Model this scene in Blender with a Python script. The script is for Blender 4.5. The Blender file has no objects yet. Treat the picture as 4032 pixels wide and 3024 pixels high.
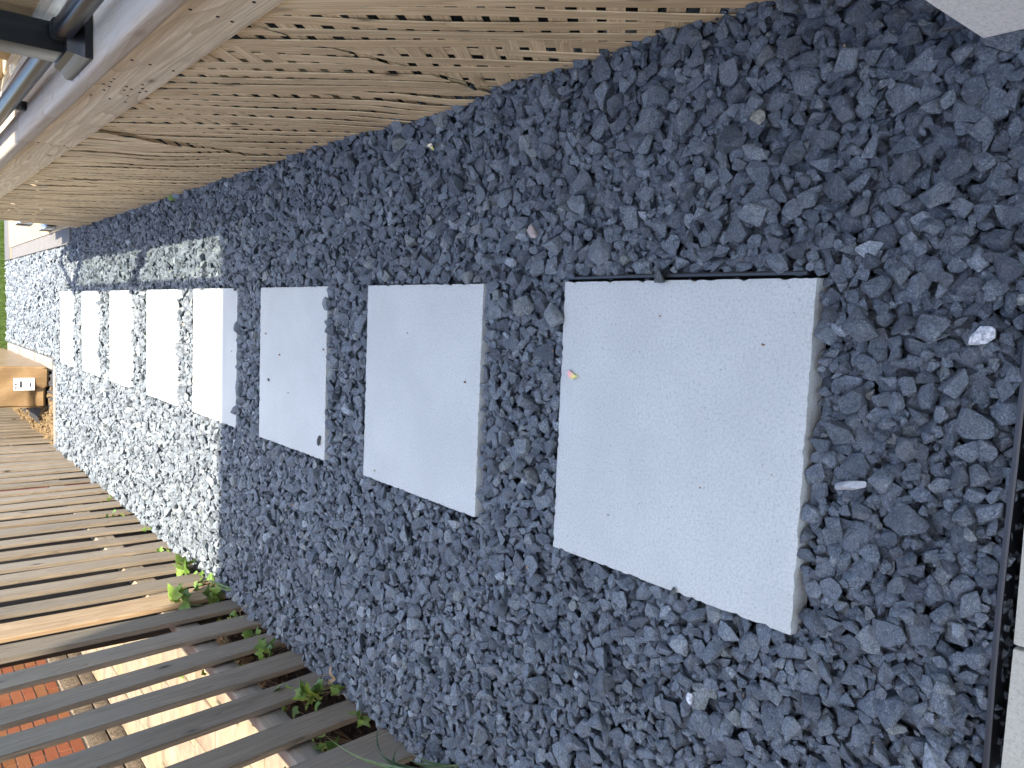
import bpy, bmesh, math, random
import numpy as np
from mathutils import Vector, Matrix, Euler
R = math.radians
random.seed(7)
scene = bpy.context.scene
col = scene.collection

# ------------------------------------------------------------------ camera (a portrait photo stored on its side)
FPX, PITCH, YAW, ROLL, CH = 3067.67, 0.6802, -0.1061, -0.0269, 1.1797
fwd = Vector((math.sin(YAW) * math.cos(PITCH), math.cos(YAW) * math.cos(PITCH), -math.sin(PITCH)))
rt = Vector((math.cos(YAW), -math.sin(YAW), 0))
up = rt.cross(fwd)
a_ = rt * math.cos(ROLL) + up * math.sin(ROLL)
b_ = -rt * math.sin(ROLL) + up * math.cos(ROLL)
cam_d = bpy.data.cameras.new('camera')
cam_d.sensor_fit = 'HORIZONTAL'; cam_d.sensor_width = 36.0
cam_d.lens = 36.0 * FPX / 4032.0
cam_d.clip_start = 0.02; cam_d.clip_end = 400
cam = bpy.data.objects.new('camera', cam_d)
col.objects.link(cam)
X_, Y_, Z_ = -b_, a_, -fwd
cam.matrix_world = Matrix(((X_.x, Y_.x, Z_.x, 0), (X_.y, Y_.y, Z_.y, 0), (X_.z, Y_.z, Z_.z, CH), (0, 0, 0, 1)))
scene.camera = cam

# ------------------------------------------------------------------ sky, sun, exposure
SUN = Vector((0.26, -0.42, 1.0)).normalized()
el = math.asin(SUN.z); az = math.atan2(SUN.x, SUN.y)
w = bpy.data.worlds.new('World'); scene.world = w; w.use_nodes = True
nt = w.node_tree
sky = nt.nodes.new('ShaderNodeTexSky'); sky.sky_type = 'NISHITA'; sky.sun_disc = False
sky.sun_elevation = el; sky.sun_rotation = az
sky.air_density = 1.0; sky.dust_density = 1.6; sky.ozone_density = 0.45
bg = nt.nodes['Background']; bg.inputs['Strength'].default_value = 0.14
nt.links.new(sky.outputs['Color'], bg.inputs['Color'])
sl = bpy.data.lights.new('sun', 'SUN'); sl.energy = 3.1; sl.angle = R(0.53); sl.color = (1.0, 0.90, 0.73)
so = bpy.data.objects.new('sun', sl); col.objects.link(so)
so.rotation_euler = SUN.to_track_quat('Z', 'Y').to_euler()
scene.view_settings.view_transform = 'Standard'
scene.view_settings.look = 'None'
scene.view_settings.exposure = 2.55
scene.view_settings.gamma = 1.0
scene.view_settings.use_curve_mapping = False

# ------------------------------------------------------------------ helpers
def tag(o, label=None, cat=None, group=None, kind=None):
    if label: o['label'] = label
    if cat: o['category'] = cat
    if group: o['group'] = group
    if kind: o['kind'] = kind
    return o

def empty(name, loc=(0, 0, 0), label=None, cat=None, group=None):
    o = bpy.data.objects.new(name, None); o.location = loc; o.empty_display_size = 0.1
    col.objects.link(o)
    return tag(o, label, cat, group)

def obj(name, mesh, parent=None, M=None, mat=None):
    o = bpy.data.objects.new(name, mesh)
    if mat and not mesh.materials: mesh.materials.append(mat)
    col.objects.link(o)
    M = M or Matrix.Identity(4)
    if parent is not None:
        o.parent = parent
        chain = Matrix.Identity(4); p = parent
        while p is not None:
            chain = p.matrix_basis @ chain; p = p.parent
        o.matrix_basis = chain.inverted() @ M
    else:
        o.matrix_basis = M
    return o

def mesh_from(verts, faces, name='mesh', smooth=False):
    me = bpy.data.meshes.new(name); me.from_pydata(verts, [], faces); me.update()
    if smooth: me.shade_smooth()
    return me

def bm_mesh(bm, name='mesh', smooth=False, angle=None):
    me = bpy.data.meshes.new(name); bm.to_mesh(me); bm.free()
    if smooth: me.shade_smooth()
    if angle is not None:
        me.shade_smooth()
        try: me.set_sharp_from_angle(angle=angle)
        except Exception: pass
    return me

_bc = {}
def box_mesh(L, W, T, bev=0.003, seg=2, mat=None, key=None):
    k = (round(L, 4), round(W, 4), round(T, 4), bev, seg, mat.name if mat else None, key)
    if k in _bc: return _bc[k]
    bm = bmesh.new(); bmesh.ops.create_cube(bm, size=1)
    bmesh.ops.scale(bm, vec=(L, W, T), verts=bm.verts)
    if bev > 0:
        bmesh.ops.bevel(bm, geom=bm.edges[:], offset=bev, segments=seg, affect='EDGES', profile=0.6)
    me = bm_mesh(bm, 'board', angle=R(45))
    if mat: me.materials.append(mat)
    _bc[k] = me
    return me

def T(x, y, z): return Matrix.Translation((x, y, z))
def RX(a): return Matrix.Rotation(a, 4, 'X')
def RY(a): return Matrix.Rotation(a, 4, 'Y')
def RZ(a): return Matrix.Rotation(a, 4, 'Z')

def box(name, parent, lo, hi, mat, bev=0.003, seg=2, extra=None):
    """box from lo to hi; local X is its longest axis (grain direction)"""
    lo = Vector(lo); hi = Vector(hi); d = hi - lo; c = (hi + lo) / 2
    ax = max(range(3), key=lambda i: d[i])
    if ax == 0: M = T(*c); dims = (d.x, d.y, d.z)
    elif ax == 1: M = T(*c) @ RZ(R(90)); dims = (d.y, d.x, d.z)
    else: M = T(*c) @ RY(R(-90)); dims = (d.z, d.y, d.x)
    if extra is not None: M = extra @ M
    return obj(name, box_mesh(*dims, bev, seg, mat), parent, M)

# ------------------------------------------------------------------ materials
class NT:
    def __init__(s, name, rough=0.8, spec=0.3):
        s.m = bpy.data.materials.new(name); s.m.use_nodes = True
        s.t = s.m.node_tree; s.b = s.t.nodes['Principled BSDF']
        s.b.inputs['Roughness'].default_value = rough
        s.b.inputs['Specular IOR Level'].default_value = spec
    def n(s, ty, **kw):
        n = s.t.nodes.new(ty)
        for k, v in kw.items(): setattr(n, k, v)
        return n
    def l(s, a, b): s.t.links.new(a, b)
    def noise(s, vec, scale, detail=4, rough=0.55, dist=0.0):
        n = s.n('ShaderNodeTexNoise'); n.inputs['Scale'].default_value = scale
        n.inputs['Detail'].default_value = detail; n.inputs['Roughness'].default_value = rough
        n.inputs['Distortion'].default_value = dist
        if vec is not None: s.l(vec, n.inputs['Vector'])
        return n.outputs['Fac']
    def vor(s, vec, scale, feature='F1'):
        n = s.n('ShaderNodeTexVoronoi', feature=feature); n.inputs['Scale'].default_value = scale
        if vec is not None: s.l(vec, n.inputs['Vector'])
        return n
    def ramp(s, fac, stops):
        n = s.n('ShaderNodeValToRGB'); cr = n.color_ramp
        while len(cr.elements) > 1: cr.elements.remove(cr.elements[-1])
        for i, (p, c) in enumerate(stops):
            e = cr.elements[0] if i == 0 else cr.elements.new(p)
            e.position = p; e.color = (*c, 1) if len(c) == 3 else c
        s.l(fac, n.inputs['Fac'])
        return n.outputs['Color']
    def mix(s, f, a, b, bt='MIX'):
        n = s.n('ShaderNodeMix', data_type='RGBA', blend_type=bt)
        for inp, v in ((n.inputs[0], f), (n.inputs[6], a), (n.inputs[7], b)):
            if hasattr(v, 'links'): s.l(v, inp)
            elif isinstance(v, (int, float)): inp.default_value = v
            else: inp.default_value = (*v, 1)
        return n.outputs[2]
    def math(s, op, a, b=0.0, c=None):
        n = s.n('ShaderNodeMath', operation=op)
        for inp, v in ((n.inputs[0], a), (n.inputs[1], b)):
            if hasattr(v, 'links'): s.l(v, inp)
            else: inp.default_value = v
        return n.outputs[0]
    def pos(s): return s.n('ShaderNodeNewGeometry').outputs['Position']
    def objc(s): return s.n('ShaderNodeTexCoord').outputs['Object']
    def rnd(s): return s.n('ShaderNodeObjectInfo').outputs['Random']
    def scaled(s, vec, sc, off=None):
        n = s.n('ShaderNodeMapping'); n.inputs['Scale'].default_value = sc
        s.l(vec, n.inputs['Vector'])
        if off is not None: s.l(off, n.inputs['Location'])
        return n.outputs['Vector']
    def rndvec(s, k=37.0):
        r = s.rnd(); c = s.n('ShaderNodeCombineXYZ')
        s.l(s.math('MULTIPLY', r, k), c.inputs[0]); s.l(s.math('MULTIPLY', r, k * 2.3), c.inputs[1]); s.l(s.math('MULTIPLY', r, k * 3.7), c.inputs[2])
        return c.outputs[0]
    def bump(s, h, strength=0.5, dist=0.002, prev=None):
        n = s.n('ShaderNodeBump'); n.inputs['Strength'].default_value = strength; n.inputs['Distance'].default_value = dist
        s.l(h, n.inputs['Height'])
        if prev is not None: s.l(prev, n.inputs['Normal'])
        return n.outputs['Normal']
    def out(s, color=None, normal=None, rough=None):
        if color is not None:
            if hasattr(color, 'links'): s.l(color, s.b.inputs['Base Color'])
            else: s.b.inputs['Base Color'].default_value = (*color, 1)
        if normal is not None: s.l(normal, s.b.inputs['Normal'])
        if rough is not None:
            if hasattr(rough, 'links'): s.l(rough, s.b.inputs['Roughness'])
        return s.m

def wood(name, light, dark, grain=1.0, knots=True, vary=0.25, weather=None, rough=0.75, stain=0.35):
    """board whose grain runs along local X"""
    m = NT(name, rough, 0.25)
    oc = m.objc(); rv = m.rndvec()
    long_ = m.scaled(oc, (1.2, 14, 14), rv)
    wob = m.noise(m.scaled(oc, (2.2, 7, 7), rv), 1.0, 3, 0.5)
    ring_v = m.scaled(oc, (0.9, 20 * grain, 20 * grain), rv)
    ring = m.noise(ring_v, 1.3, 1, 0.35, 0.5)
    saw = m.math('FRACT', m.math('MULTIPLY', ring, 11.0))
    saw = m.math('POWER', saw, 1.8)
    fine = m.noise(m.scaled(oc, (8, 260, 260), rv), 1.0, 3, 0.7)
    c = m.ramp(saw, [(0.0, light), (0.75, tuple((l * 0.62 + d * 0.38) for l, d in zip(light, dark))), (1.0, tuple(l * 0.35 + d * 0.65 for l, d in zip(light, dark)))])
    c = m.mix(m.ramp(fine, [(0.38, (0, 0, 0)), (0.70, (0.55, 0.55, 0.55))]), c, dark)
    sk = m.noise(m.scaled(oc, (1.6, 95, 95), rv), 1.0, 4, 0.75)
    c = m.mix(m.ramp(sk, [(0.38, (0.9, 0.9, 0.9)), (0.49, (0.25, 0.25, 0.25)), (0.54, (0, 0, 0))]), c, tuple(l * 0.35 + d * 0.65 for l, d in zip(light, dark)))
    c = m.mix(m.ramp(sk, [(0.58, (0, 0, 0)), (0.72, (0.5, 0.5, 0.5))]), c, tuple(min(.8, l * 1.25) for l in light))
    # broad stains
    st = m.noise(m.scaled(oc, (3.0, 9, 9), rv), 1.0, 4, 0.6)
    c = m.mix(m.ramp(st, [(0.5, (0, 0, 0)), (0.72, (stain, stain, stain))]), c, tuple(d * 0.8 for d in dark))
    if weather:
        wn = m.noise(m.scaled(oc, (2.0, 16, 16), rv), 1.0, 5, 0.65)
        c = m.mix(m.ramp(wn, [(0.38, (0.9, 0.9, 0.9)), (0.60, (0.15, 0.15, 0.15))]), c, weather)
    if knots:
        v = m.vor(m.scaled(oc, (4.5, 12, 12), rv), 1.0)
        kn = m.ramp(v.outputs['Distance'], [(0.0, (1, 1, 1)), (0.06, (0.9, 0.9, 0.9)), (0.10, (0.35, 0.35, 0.35)), (0.2, (0, 0, 0))])
        sel = m.n('ShaderNodeSeparateColor'); m.l(v.outputs['Color'], sel.inputs[0])
        gate = m.math('GREATER_THAN', sel.outputs[0], 0.62)
        c = m.mix(m.math('MULTIPLY', m.n('ShaderNodeRGBToBW').outputs[0] if False else _bw(m, kn), gate), c, tuple(d * 0.35 for d in dark))
    # per board tone
    r = m.rnd()
    tone = m.ramp(r, [(0.0, (1 - vary,) * 3), (0.5, (1.0, 1.0, 1.0)), (1.0, (1 - vary * 0.5, 1 - vary * 0.62, 1 - vary * 0.75))])
    c = m.mix(1.0, c, tone, 'MULTIPLY')
    nb = m.bump(fine, 0.35, 0.0012)
    nb = m.bump(saw, 0.25, 0.0012, nb)
    nb = m.bump(wob, 0.4, 0.004, nb)
    return m.out(c, nb)

def _bw(m, colr):
    n = m.n('ShaderNodeRGBToBW'); m.l(colr, n.inputs[0]); return n.outputs[0]

# crushed stone
def stone_mat(name='crushed_bluestone', base=None):
    m = NT(name, 0.82, 0.35)
    p = m.pos()
    n1 = m.noise(p, 170, 8, 0.86, 1.6)
    n2 = m.noise(p, 520, 3, 0.7)
    n3 = m.noise(p, 30, 2, 0.5)
    c = m.ramp(n1, [(0.38, (0.042, 0.053, 0.069)), (0.465, (0.096, 0.117, 0.142)), (0.52, (0.142, 0.167, 0.196)), (0.57, (0.205, 0.232, 0.258)), (0.65, (0.37, 0.39, 0.405))] if base is None else base)
    r = m.rnd()
    tone = m.ramp(r, [(0.0, (0.62, 0.64, 0.68)), (0.10, (0.72, 0.74, 0.76)), (0.45, (0.98, 0.99, 1.0)), (0.80, (1.25, 1.25, 1.24)), (0.93, (1.45, 1.44, 1.40)), (0.955, (1.75, 1.66, 1.40)), (0.97, (1.15, 1.10, 0.98)), (1.0, (2.3, 2.25, 2.15))])
    c = m.mix(1.0, c, tone, 'MULTIPLY')
    c = m.mix(m.ramp(n2, [(0.62, (0, 0, 0)), (0.8, (0.5, 0.5, 0.5))]), c, (0.36, 0.37, 0.38))
    # dusty veil
    c = m.mix(m.ramp(n3, [(0.45, (0, 0, 0)), (0.75, (0.28, 0.28, 0.28))]), c, (0.24, 0.24, 0.24))
    nb = m.bump(m.noise(p, 110, 6, 0.75, 0.6), 1.0, 0.0060)
    nb = m.bump(n1, 0.9, 0.0018, nb)
    nb = m.bump(n2, 0.5, 0.0006, nb)
    return m.out(c, nb)
M_STONE = stone_mat()

def concrete(name, colr, speck=1.0, rough=0.85, bump=0.3, pits=True, blotch=0.12):
    m = NT(name, rough, 0.3)
    p = m.pos()
    n1 = m.noise(p, 190, 5, 0.8)
    n2 = m.noise(p, 430, 2, 0.6)
    n3 = m.noise(p, 4.0, 4, 0.6)
    c = m.mix(m.ramp(n1, [(0.36, (0.9 * speck,) * 3), (0.5, (0.25 * speck,) * 3), (0.66, (0, 0, 0))]), colr, tuple(x * 0.72 for x in colr))
    c = m.mix(m.ramp(n2, [(0.60, (0, 0, 0)), (0.72, (0.7, 0.7, 0.7))]), c, tuple(min(1, x * 1.22) for x in colr))
    c = m.mix(m.ramp(n3, [(0.4, (blotch,) * 3), (0.62, (0, 0, 0))]), c, tuple(x * 0.6 for x in colr))
    if pits:
        v = m.vor(p, 95)
        pit = m.ramp(v.outputs['Distance'], [(0.0, (1, 1, 1)), (0.10, (1, 1, 1)), (0.16, (0, 0, 0))])
        sel = m.n('ShaderNodeSeparateColor'); m.l(v.outputs['Color'], sel.inputs[0])
        g = m.math('GREATER_THAN', sel.outputs[0], 0.86)
        c = m.mix(m.math('MULTIPLY', _bw(m, pit), g), c, tuple(x * 0.45 for x in colr))
    nb = m.bump(n1, bump, 0.0008)
    return m.out(c, nb)

M_SLAB = concrete('pale_slab_concrete', (0.53, 0.55, 0.525), 1.3, blotch=0.22)
M_PAVER = concrete('paver_concrete', (0.50, 0.475, 0.38), 1.2, blotch=0.3, bump=0.6)
M_KERB = concrete('kerb_concrete', (0.19, 0.175, 0.16), 1.2, blotch=0.3, bump=0.8)
M_ROCK0 = concrete('dark_footing', (0.06, 0.06, 0.06), 1.0, pits=False)  # dark concrete for the footing set back below the wall
M_PARGE = concrete('rough_white_parging', (0.88, 0.89, 0.89), 1.3, bump=2.5, blotch=0.2)

W_FENCE = wood('weathered_fence_wood', (0.34, 0.275, 0.20), (0.055, 0.042, 0.031), weather=(0.215, 0.185, 0.150), vary=0.25, stain=0.35)
W_FENCE_NEW = wood('newer_fence_wood', (0.46, 0.345, 0.22), (0.19, 0.105, 0.05), vary=0.05, stain=0.15)
W_DARK = wood('shade_toned_back_board', (0.055, 0.038, 0.028), (0.025, 0.018, 0.013), vary=0.2)  # near-black tone stands in for the shade seen through the fence gaps
W_RAIL = wood('fence_rail_wood', (0.33, 0.27, 0.20), (0.12, 0.095, 0.065), weather=(0.28, 0.25, 0.215), vary=0.15)
W_LATT = wood('lattice_wood', (0.80, 0.635, 0.395), (0.34, 0.235, 0.125), grain=0.7, vary=0.16, stain=0.45)
W_DECK = wood('deck_timber', (0.78, 0.68, 0.50), (0.36, 0.265, 0.165), grain=0.4, vary=0.10, stain=0.25)
W_DECKTOP = wood('deck_top_timber', (0.50, 0.43, 0.33), (0.29, 0.21, 0.14), grain=0.5, vary=0.12, stain=0.2, weather=(0.44, 0.40, 0.34))
W_PALE = wood('new_pine_board', (0.42, 0.33, 0.20), (0.30, 0.20, 0.10), grain=0.5, vary=0.1, stain=0.1)
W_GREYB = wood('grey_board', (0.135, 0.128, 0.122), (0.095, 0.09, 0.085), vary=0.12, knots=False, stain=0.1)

def plain(name, colr, rough=0.5, spec=0.5, metal=0.0, bump=None, coat=0.0):
    m = NT(name, rough, spec); m.b.inputs['Metallic'].default_value = metal
    m.b.inputs['Coat Weight'].default_value = coat; m.b.inputs['Coat Roughness'].default_value = 0.12
    p = m.pos(); n = m.noise(p, 60, 4, 0.6)
    c = m.mix(m.ramp(n, [(0.3, (0.0,) * 3), (0.7, (0.35,) * 3)]), colr, tuple(x * 0.75 for x in colr))
    nb = m.bump(n, *(bump or (0.1, 0.0005)))
    return m.out(c, nb)

M_BLACKMETAL = plain('black_powder_coat', (0.006, 0.006, 0.007), 0.33, 0.42, coat=0.0, bump=(0.02, 0.0002))
M_PLASTIC = plain('black_plastic_edging', (0.018, 0.019, 0.021), 0.38, 0.5, bump=(0.3, 0.001))
M_SCREW = plain('screw_hole', (0.012, 0.009, 0.008), 0.7, 0.2)
M_SILVER = plain('brushed_silver', (0.55, 0.56, 0.58), 0.3, 0.5, metal=0.9)
M_RED = plain('red_paint', (0.55, 0.06, 0.035), 0.5)
M_LEAFD = plain('dry_tan_leaf', (0.30, 0.21, 0.13), 0.8, 0.2, bump=(0.5, 0.001))
M_TWIG = plain('twig_bark', (0.22, 0.15, 0.09), 0.9, 0.1)
M_WHITE = plain('white_paper', (0.75, 0.75, 0.76), 0.6, 0.2)
M_INK = plain('label_ink', (0.05, 0.05, 0.055), 0.6, 0.2)
M_FABRIC = plain('black_landscape_fabric', (0.03, 0.03, 0.033), 0.7, 0.3, bump=(0.6, 0.004))

def leaf_mat(name, c1, c2):
    m = NT(name, 0.42, 0.5)
    oc = m.objc(); n = m.noise(oc, 60, 4, 0.6)
    c = m.mix(m.ramp(n, [(0.3, (0, 0, 0)), (0.7, (1, 1, 1))]), c1, c2)
    c = m.mix(1.0, c, m.ramp(m.rnd(), [(0, (0.65, 0.7, 0.6)), (0.5, (1, 1, 1)), (1, (1.35, 1.2, 0.9))]), 'MULTIPLY')
    m.out(c, m.bump(n, 0.3, 0.001))
    tr = m.n('ShaderNodeBsdfTranslucent'); m.l(c, tr.inputs['Color'])
    mx = m.n('ShaderNodeMixShader'); mx.inputs[0].default_value = 0.3
    m.l(m.b.outputs[0], mx.inputs[1]); m.l(tr.outputs[0], mx.inputs[2])
    m.l(mx.outputs[0], m.t.nodes['Material Output'].inputs['Surface'])
    return m.m
M_IVY = leaf_mat('ivy_leaf', (0.09, 0.17, 0.03), (0.17, 0.27, 0.06))
M_BLADE = leaf_mat('blue_green_blade', (0.13, 0.21, 0.12), (0.22, 0.31, 0.19))
M_GRASS = leaf_mat('lawn_grass', (0.045, 0.085, 0.014), (0.085, 0.13, 0.028))

def petal_mat(name, c1, c2):
    m = NT(name, 0.5, 0.3); oc = m.objc()
    sp = m.n('ShaderNodeSeparateXYZ'); m.l(oc, sp.inputs[0])
    f = m.math('MULTIPLY_ADD', sp.outputs[0], 40.0); f.node.inputs[2].default_value = 0.5
    c = m.ramp(f, [(0.15, c1), (0.6, c2)])
    return m.out(c, m.bump(m.noise(oc, 300, 3), 0.4, 0.0006))
M_PETAL = petal_mat('yellow_pink_petal', (0.78, 0.42, 0.42), (0.78, 0.70, 0.22))
M_PETALY = petal_mat('pale_yellow_petal', (0.62, 0.62, 0.20), (0.80, 0.72, 0.55))

def card_mat():
    m = NT('cardboard', 0.7, 0.25); oc = m.objc()
    n = m.noise(m.scaled(oc, (1, 1, 1)), 7, 4, 0.6)
    st = m.noise(m.scaled(oc, (60, 4, 4)), 1.0, 3, 0.6)
    c = m.mix(m.ramp(n, [(0.35, (0, 0, 0)), (0.65, (1, 1, 1))]), (0.235, 0.150, 0.070), (0.19, 0.115, 0.052))
    c = m.mix(m.ramp(st, [(0.5, (0, 0, 0)), (0.8, (0.3,) * 3)]), c, (0.30, 0.215, 0.12))
    m.b.inputs['Coat Weight'].default_value = 0.35; m.b.inputs['Coat Roughness'].default_value = 0.25
    return m.out(c, m.bump(n, 0.6, 0.006))
M_CARD = card_mat()

def soil_mat(name, c1, c2, sc=40):
    m = NT(name, 0.95, 0.1); p = m.pos(); n = m.noise(p, sc, 8, 0.75)
    c = m.ramp(n, [(0.3, c1), (0.7, c2)])
    return m.out(c, m.bump(n, 1.0, 0.02))
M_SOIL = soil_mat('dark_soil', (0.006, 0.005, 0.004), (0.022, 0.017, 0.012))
M_GRITBASE = soil_mat('gravel_fines', (0.03, 0.033, 0.038), (0.10, 0.105, 0.11), 120)
M_SAND = soil_mat('sandy_soil', (0.11, 0.075, 0.040), (0.25, 0.18, 0.105), 60)
M_EARTH = soil_mat('yard_ground', (0.05, 0.07, 0.02), (0.10, 0.12, 0.04), 8)

def brick_mat():
    m = NT('red_brick', 0.85, 0.2); p = m.pos(); n = m.noise(p, 90, 5, 0.7)
    r = m.rnd()
    c = m.ramp(r, [(0.0, (0.21, 0.068, 0.034)), (0.35, (0.25, 0.088, 0.042)), (0.6, (0.22, 0.10, 0.045)), (0.8, (0.17, 0.08, 0.028)), (1.0, (0.26, 0.075, 0.036))])
    c = m.mix(m.ramp(n, [(0.4, (0, 0, 0)), (0.75, (0.4,) * 3)]), c, (0.18, 0.07, 0.035))
    return m.out(c, m.bump(n, 0.7, 0.004))
M_BRICK = brick_mat()
M_MORTAR = concrete('pale_mortar', (0.40, 0.36, 0.32), 1.2, pits=False, bump=0.8)
def rock_mat():
    m = NT('rockface_block', 0.9, 0.2); p = m.pos(); n = m.noise(p, 42, 6, 0.75)
    c = m.ramp(n, [(0.35, (0.09, 0.07, 0.05)), (0.6, (0.25, 0.205, 0.155))])
    return m.out(c, m.bump(n, 1.0, 0.03))
M_ROCK = rock_mat()
def tile_mat():
    m = NT('pale_flagstone', 0.85, 0.2); p = m.pos(); n = m.noise(p, 12, 6, 0.6)
    c = m.ramp(n, [(0.35, (0.16, 0.135, 0.105)), (0.65, (0.235, 0.20, 0.155))])
    c = m.mix(1.0, c, m.ramp(m.rnd(), [(0, (1, 0.88, 0.86)), (0.5, (1, 1, 0.95)), (1, (1.0, 0.95, 0.78))]), 'MULTIPLY')
    return m.out(c, m.bump(n, 0.5, 0.004))
M_TILE = tile_mat()

def glass_mat():
    m = bpy.data.materials.new('clear_railing_glass'); m.use_nodes = True; t = m.node_tree
    t.nodes.remove(t.nodes['Principled BSDF'])
    tr = t.nodes.new('ShaderNodeBsdfTransparent'); tr.inputs['Color'].default_value = (0.93, 0.96, 0.95, 1)
    gl = t.nodes.new('ShaderNodeBsdfGlossy'); gl.inputs['Roughness'].default_value = 0.02
    lw = t.nodes.new('ShaderNodeLayerWeight'); lw.inputs['Blend'].default_value = 0.5
    fr = t.nodes.new('ShaderNodeMath'); fr.operation = 'POWER'; fr.inputs[1].default_value = 6.0
    t.links.new(lw.outputs['Facing'], fr.inputs[0])
    mx = t.nodes.new('ShaderNodeMixShader')
    t.links.new(fr.outputs[0], mx.inputs[0]); t.links.new(tr.outputs[0], mx.inputs[1]); t.links.new(gl.outputs[0], mx.inputs[2])
    t.links.new(mx.outputs[0], t.nodes['Material Output'].inputs['Surface'])
    return m
M_GLASS = glass_mat()

# ------------------------------------------------------------------ ground
def grid_mesh(x0, x1, y0, y1, z, nx=1, ny=1, f=None):
    vs = []; fs = []
    for j in range(ny + 1):
        for i in range(nx + 1):
            x = x0 + (x1 - x0) * i / nx; y = y0 + (y1 - y0) * j / ny
            vs.append((x, y, z + (f(x, y) if f else 0)))
    for j in range(ny):
        for i in range(nx):
            k = j * (nx + 1) + i; fs.append((k, k + 1, k + nx + 2, k + nx + 1))
    return mesh_from(vs, fs, 'sheet', smooth=bool(f))
g = obj('ground', grid_mesh(-150, 150, -150, 150, -0.16), mat=M_EARTH); tag(g, kind='structure')

# ------------------------------------------------------------------ slabs
XR, SW = 0.088, 0.6
SY = [0.6811, 1.5813, 2.4603, 3.3214, 4.1707, 5.0885, 6.0065, 6.9118]
ordn = ['largest and nearest square concrete slab, pink and yellow petal lying on its far edge',
        'pale square concrete slab second from the camera, clean and fully in shade',
        'pale square concrete slab in shade with a pebble and a small stone lying on top',
        'sunlit square slab cut by the shade line along its near edge',
        'sunlit white slab just beyond the one the shade line crosses',
        'sunlit white slab third from the far end of the stepping path',
        'sunlit white slab second from the far end of the stepping path',
        'smallest and farthest white slab, its corner by the cardboard box kerb']
def slab_mesh(seed):
    rs = random.Random(seed)
    bm = bmesh.new(); bmesh.ops.create_cube(bm, size=1)
    bmesh.ops.scale(bm, vec=(SW, SW, 0.045), verts=bm.verts)
    bmesh.ops.subdivide_edges(bm, edges=[e for e in bm.edges if e.calc_length() > 0.1], cuts=60, use_grid_fill=True)
    for v in bm.verts:
        ax, ay = abs(v.co.x) > SW / 2 - 1e-4, abs(v.co.y) > SW / 2 - 1e-4
        if v.co.z > 0 and (ax or ay):
            v.co.z -= 0.0014 + rs.random() * 0.0012
            k = 0.0006 + rs.random() ** 6 * 0.004
            if ax: v.co.x -= math.copysign(k, v.co.x)
            if ay: v.co.y -= math.copysign(k, v.co.y)
    return bm_mesh(bm, 'slab', angle=R(50))
for i, y in enumerate(SY):
    s = obj('paving_slab', slab_mesh(i), None, T(XR - SW / 2, y + 0.3, -0.0225) @ RZ(R(random.uniform(-.15, .15))), M_SLAB)
    tag(s, ordn[i], 'paving slab', 'square concrete slabs along the gravel path')

# ------------------------------------------------------------------ gravel bed
GX0, GX1, GY0, GY1 = -1.275, 0.60, 0.352, 11.05
def level(y):
    t = min(1, max(0, (y - 0.6) / 2.2)); return -0.017 + 0.008 * t
bed = obj('gravel_path', grid_mesh(GX0 - .02, GX1 + .04, GY0 - .01, GY1, -0.078), mat=M_GRITBASE); tag(bed, kind='structure')

CS = 0.003
nxg = int((GX1 - GX0) / CS) + 1; nyg = int((GY1 - GY0) / CS) + 1
xs = GX0 + CS * np.arange(nxg); ys = GY0 + CS * np.arange(nyg)
H = np.full((nyg, nxg), -0.068)
blocked = np.zeros((nyg, nxg), bool)
def blk(x0, x1, y0, y1, z=None):
    i0, i1 = np.searchsorted(xs, (x0, x1)); j0, j1 = np.searchsorted(ys, (y0, y1))
    blocked[j0:j1, i0:i1] = True
    if z is not None: H[j0:j1, i0:i1] = z
for y in SY: blk(XR - SW, XR, y, y + 0.6, 0.0)
blk(-3, -0.625, 7.74, 12)                   # beyond the kerb: soil
blk(-3, -0.50, 7.80, 12)
blk(0.089, 0.097, 0.70, 1.27, -0.004)
blk(-3, 0.38, 0.30, 0.374, -0.012)       # plastic edging
blk(0.455, 1, 6.98, 12)
blk(0.44, 1, 0, 0.43)
rng = np.random.default_rng(11)
YS = np.array([0.0])
area = (GX1 - GX0) * 7.3 + 0.95 * 3.3
N = 158000
BASEN = N
pts = []
yy_c = rng.random((BASEN, 5)); xx_c = rng.random((BASEN, 5))
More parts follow.
